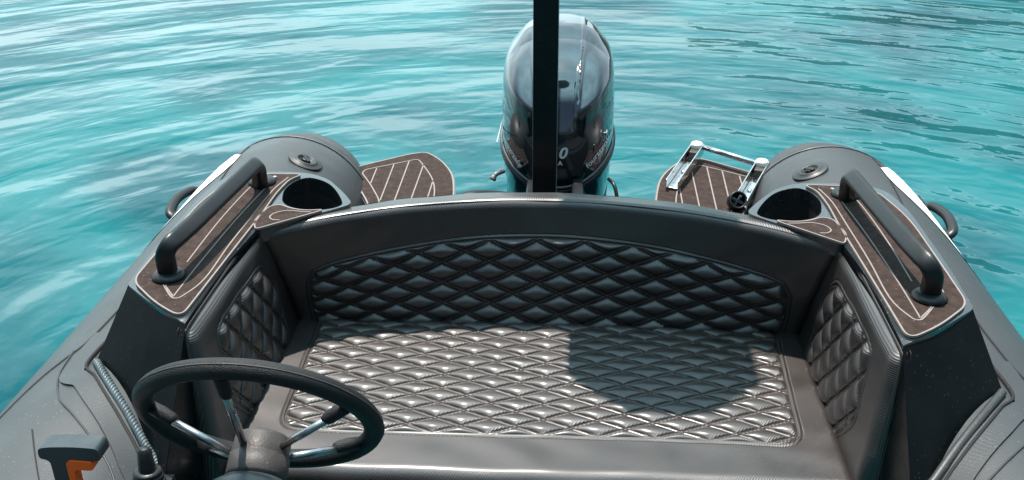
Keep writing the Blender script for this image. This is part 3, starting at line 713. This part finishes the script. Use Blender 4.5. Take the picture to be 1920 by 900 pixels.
# ------------------------------------------------------------ helm: wheel, column, throttle
sw = thing('steering_wheel', 'black five spoke steering wheel with steel spokes before the bench', 'steering wheel', (-.357, 1.0, .30))
WC = Vector((-.357, 1.074, .322)); al = R_(31); wn = Vector((0, math.cos(al), math.sin(al))); wu = Vector((1, 0, 0)); wv_ = Vector((0, -math.sin(al), math.cos(al)))
rm = .153
def wp(a, r, d): return WC+(wu*math.cos(a)+wv_*math.sin(a))*r+wn*d
MB().tube([wp(2*math.pi*k/96, rm, 0) for k in range(96)], .0138, 20, closed=True).build('rim', M['grip'], sw)
mb = MB(); mb.tube([wp(2*math.pi*k/96, rm+.0136, .0) for k in range(96)], .0011, 6, closed=True)
mb.build('rim_seam', M['plastic_dull'], sw)
for deg in (96, 168, 24, -30, 220):
    a = R_(deg); mb = MB(); mb.tube([wp(a, .030, -.052), wp(a, rm-.020, -.010)], .0052, 12); spk = mb.build('spoke', M['spoke'], sw)
    mb = MB(); mb.tube([wp(a, rm-.046, -.018), wp(a, rm-.040, -.016), wp(a, rm-.025, -.009), wp(a, rm-.008, -.002)], [.006, .0088, .0098, .009], 12); mb.build('spoke_sleeve', M['grip'], spk)
hp0 = WC+Vector((.010, 0, 0))
MB().lathe([(.028, -.025), (.034, -.028), (.037, -.032), (.0385, -.055), (.0385, -.0575), (.0395, -.0580), (.0395, -.082), (.037, -.086)][::-1], hp0, wn, 40).build('hub', M['plastic_dull'], sw)
con = thing('helm_console', 'black helm console top edge with column cover and key switch at the lower left', 'console', (-.4, .85, -.28))
mb = MB().lathe([(.080, -.30), (.078, -.16), (.070, -.125), (.056, -.100), (.040, -.088), (.030, -.086)], hp0, wn, 40); mb.build('column_cover', M['lever'], con)
mb = MB(); mb.box((-.36, .74, .0), (.62, .30, .50)); bevel(mb.build('console_box', M['gelcoat'], con, False), .02, 4)
# throttle binnacle body
mb = MB(); pr0 = rounded([(-.572, .80), (-.572, .935), (-.50, .945), (-.425, .935), (-.425, .80)], .02, 5); mb.prism(pr0, .20, .305); bevel(mb.build('control_box', M['lever'], con), .012, 4)
mb = MB(); mb.lathe([(.020, .0), (.021, .006), (.018, .008), (.0195, .012), (.0165, .015), (.018, .019), (.014, .022)], (-.468, .958, .300), (0, .1, 1), 24)
mb.lathe([(.011, .020), (.0105, .030), (.009, .048), (.006, .053), (.002, .054)], (-.468, .958, .300), (0, .1, 1), 8, off=.5); bevel(mb.build('key_switch', M['plastic'], con), .003)
mb = MB(); mb.box((-.468, .953, .285), (.05, .05, .03)); mb.build('switch_mount', M['plastic'], con, False)
thr = thing('throttle_lever', 'blue grey T shaped throttle lever with an orange trigger, at the lower left corner', 'throttle lever', (-.60, 1.0, .22))
def hp(px, py, y):
    """point on the lever's own plane (upright, facing forward) from its outline in centimetres"""
    return (px, y, py)
OUTL = rounded([(-.617, .200), (-.617, .318), (-.634, .322), (-.634, .340), (-.617, .3435), (-.575, .346), (-.534, .344), (-.531, .322), (-.545, .320), (-.585, .322), (-.5905, .310), (-.5905, .200)], [.002, .008, .005, .010, .01, .02, .008, .006, .008, .008, .008, .002], 5)
SC = lambda P: [(-.578+(x+.578)*.8, .332+(z-.346)*.85) for x, z in P]
OUTL = SC(OUTL)
mb = MB(); mb.prism(OUTL, .985, 1.012, tf=lambda x, y, z: (x, z, y)); bevel(mb.build('lever_arm', M['lever'], thr), .006, 4, 40)
TRG = rounded([(-.590, .200), (-.590, .316), (-.584, .321), (-.548, .3195), (-.5455, .306), (-.552, .304), (-.576, .304), (-.579, .298), (-.579, .200)], [.001, .004, .003, .004, .005, .004, .006, .004, .001], 4)
TRG = SC(TRG)
mb = MB(); mb.prism(TRG, .983, .998, tf=lambda x, y, z: (x, z, y)); bevel(mb.build('trigger', M['orange'], thr), .003, 3, 40)
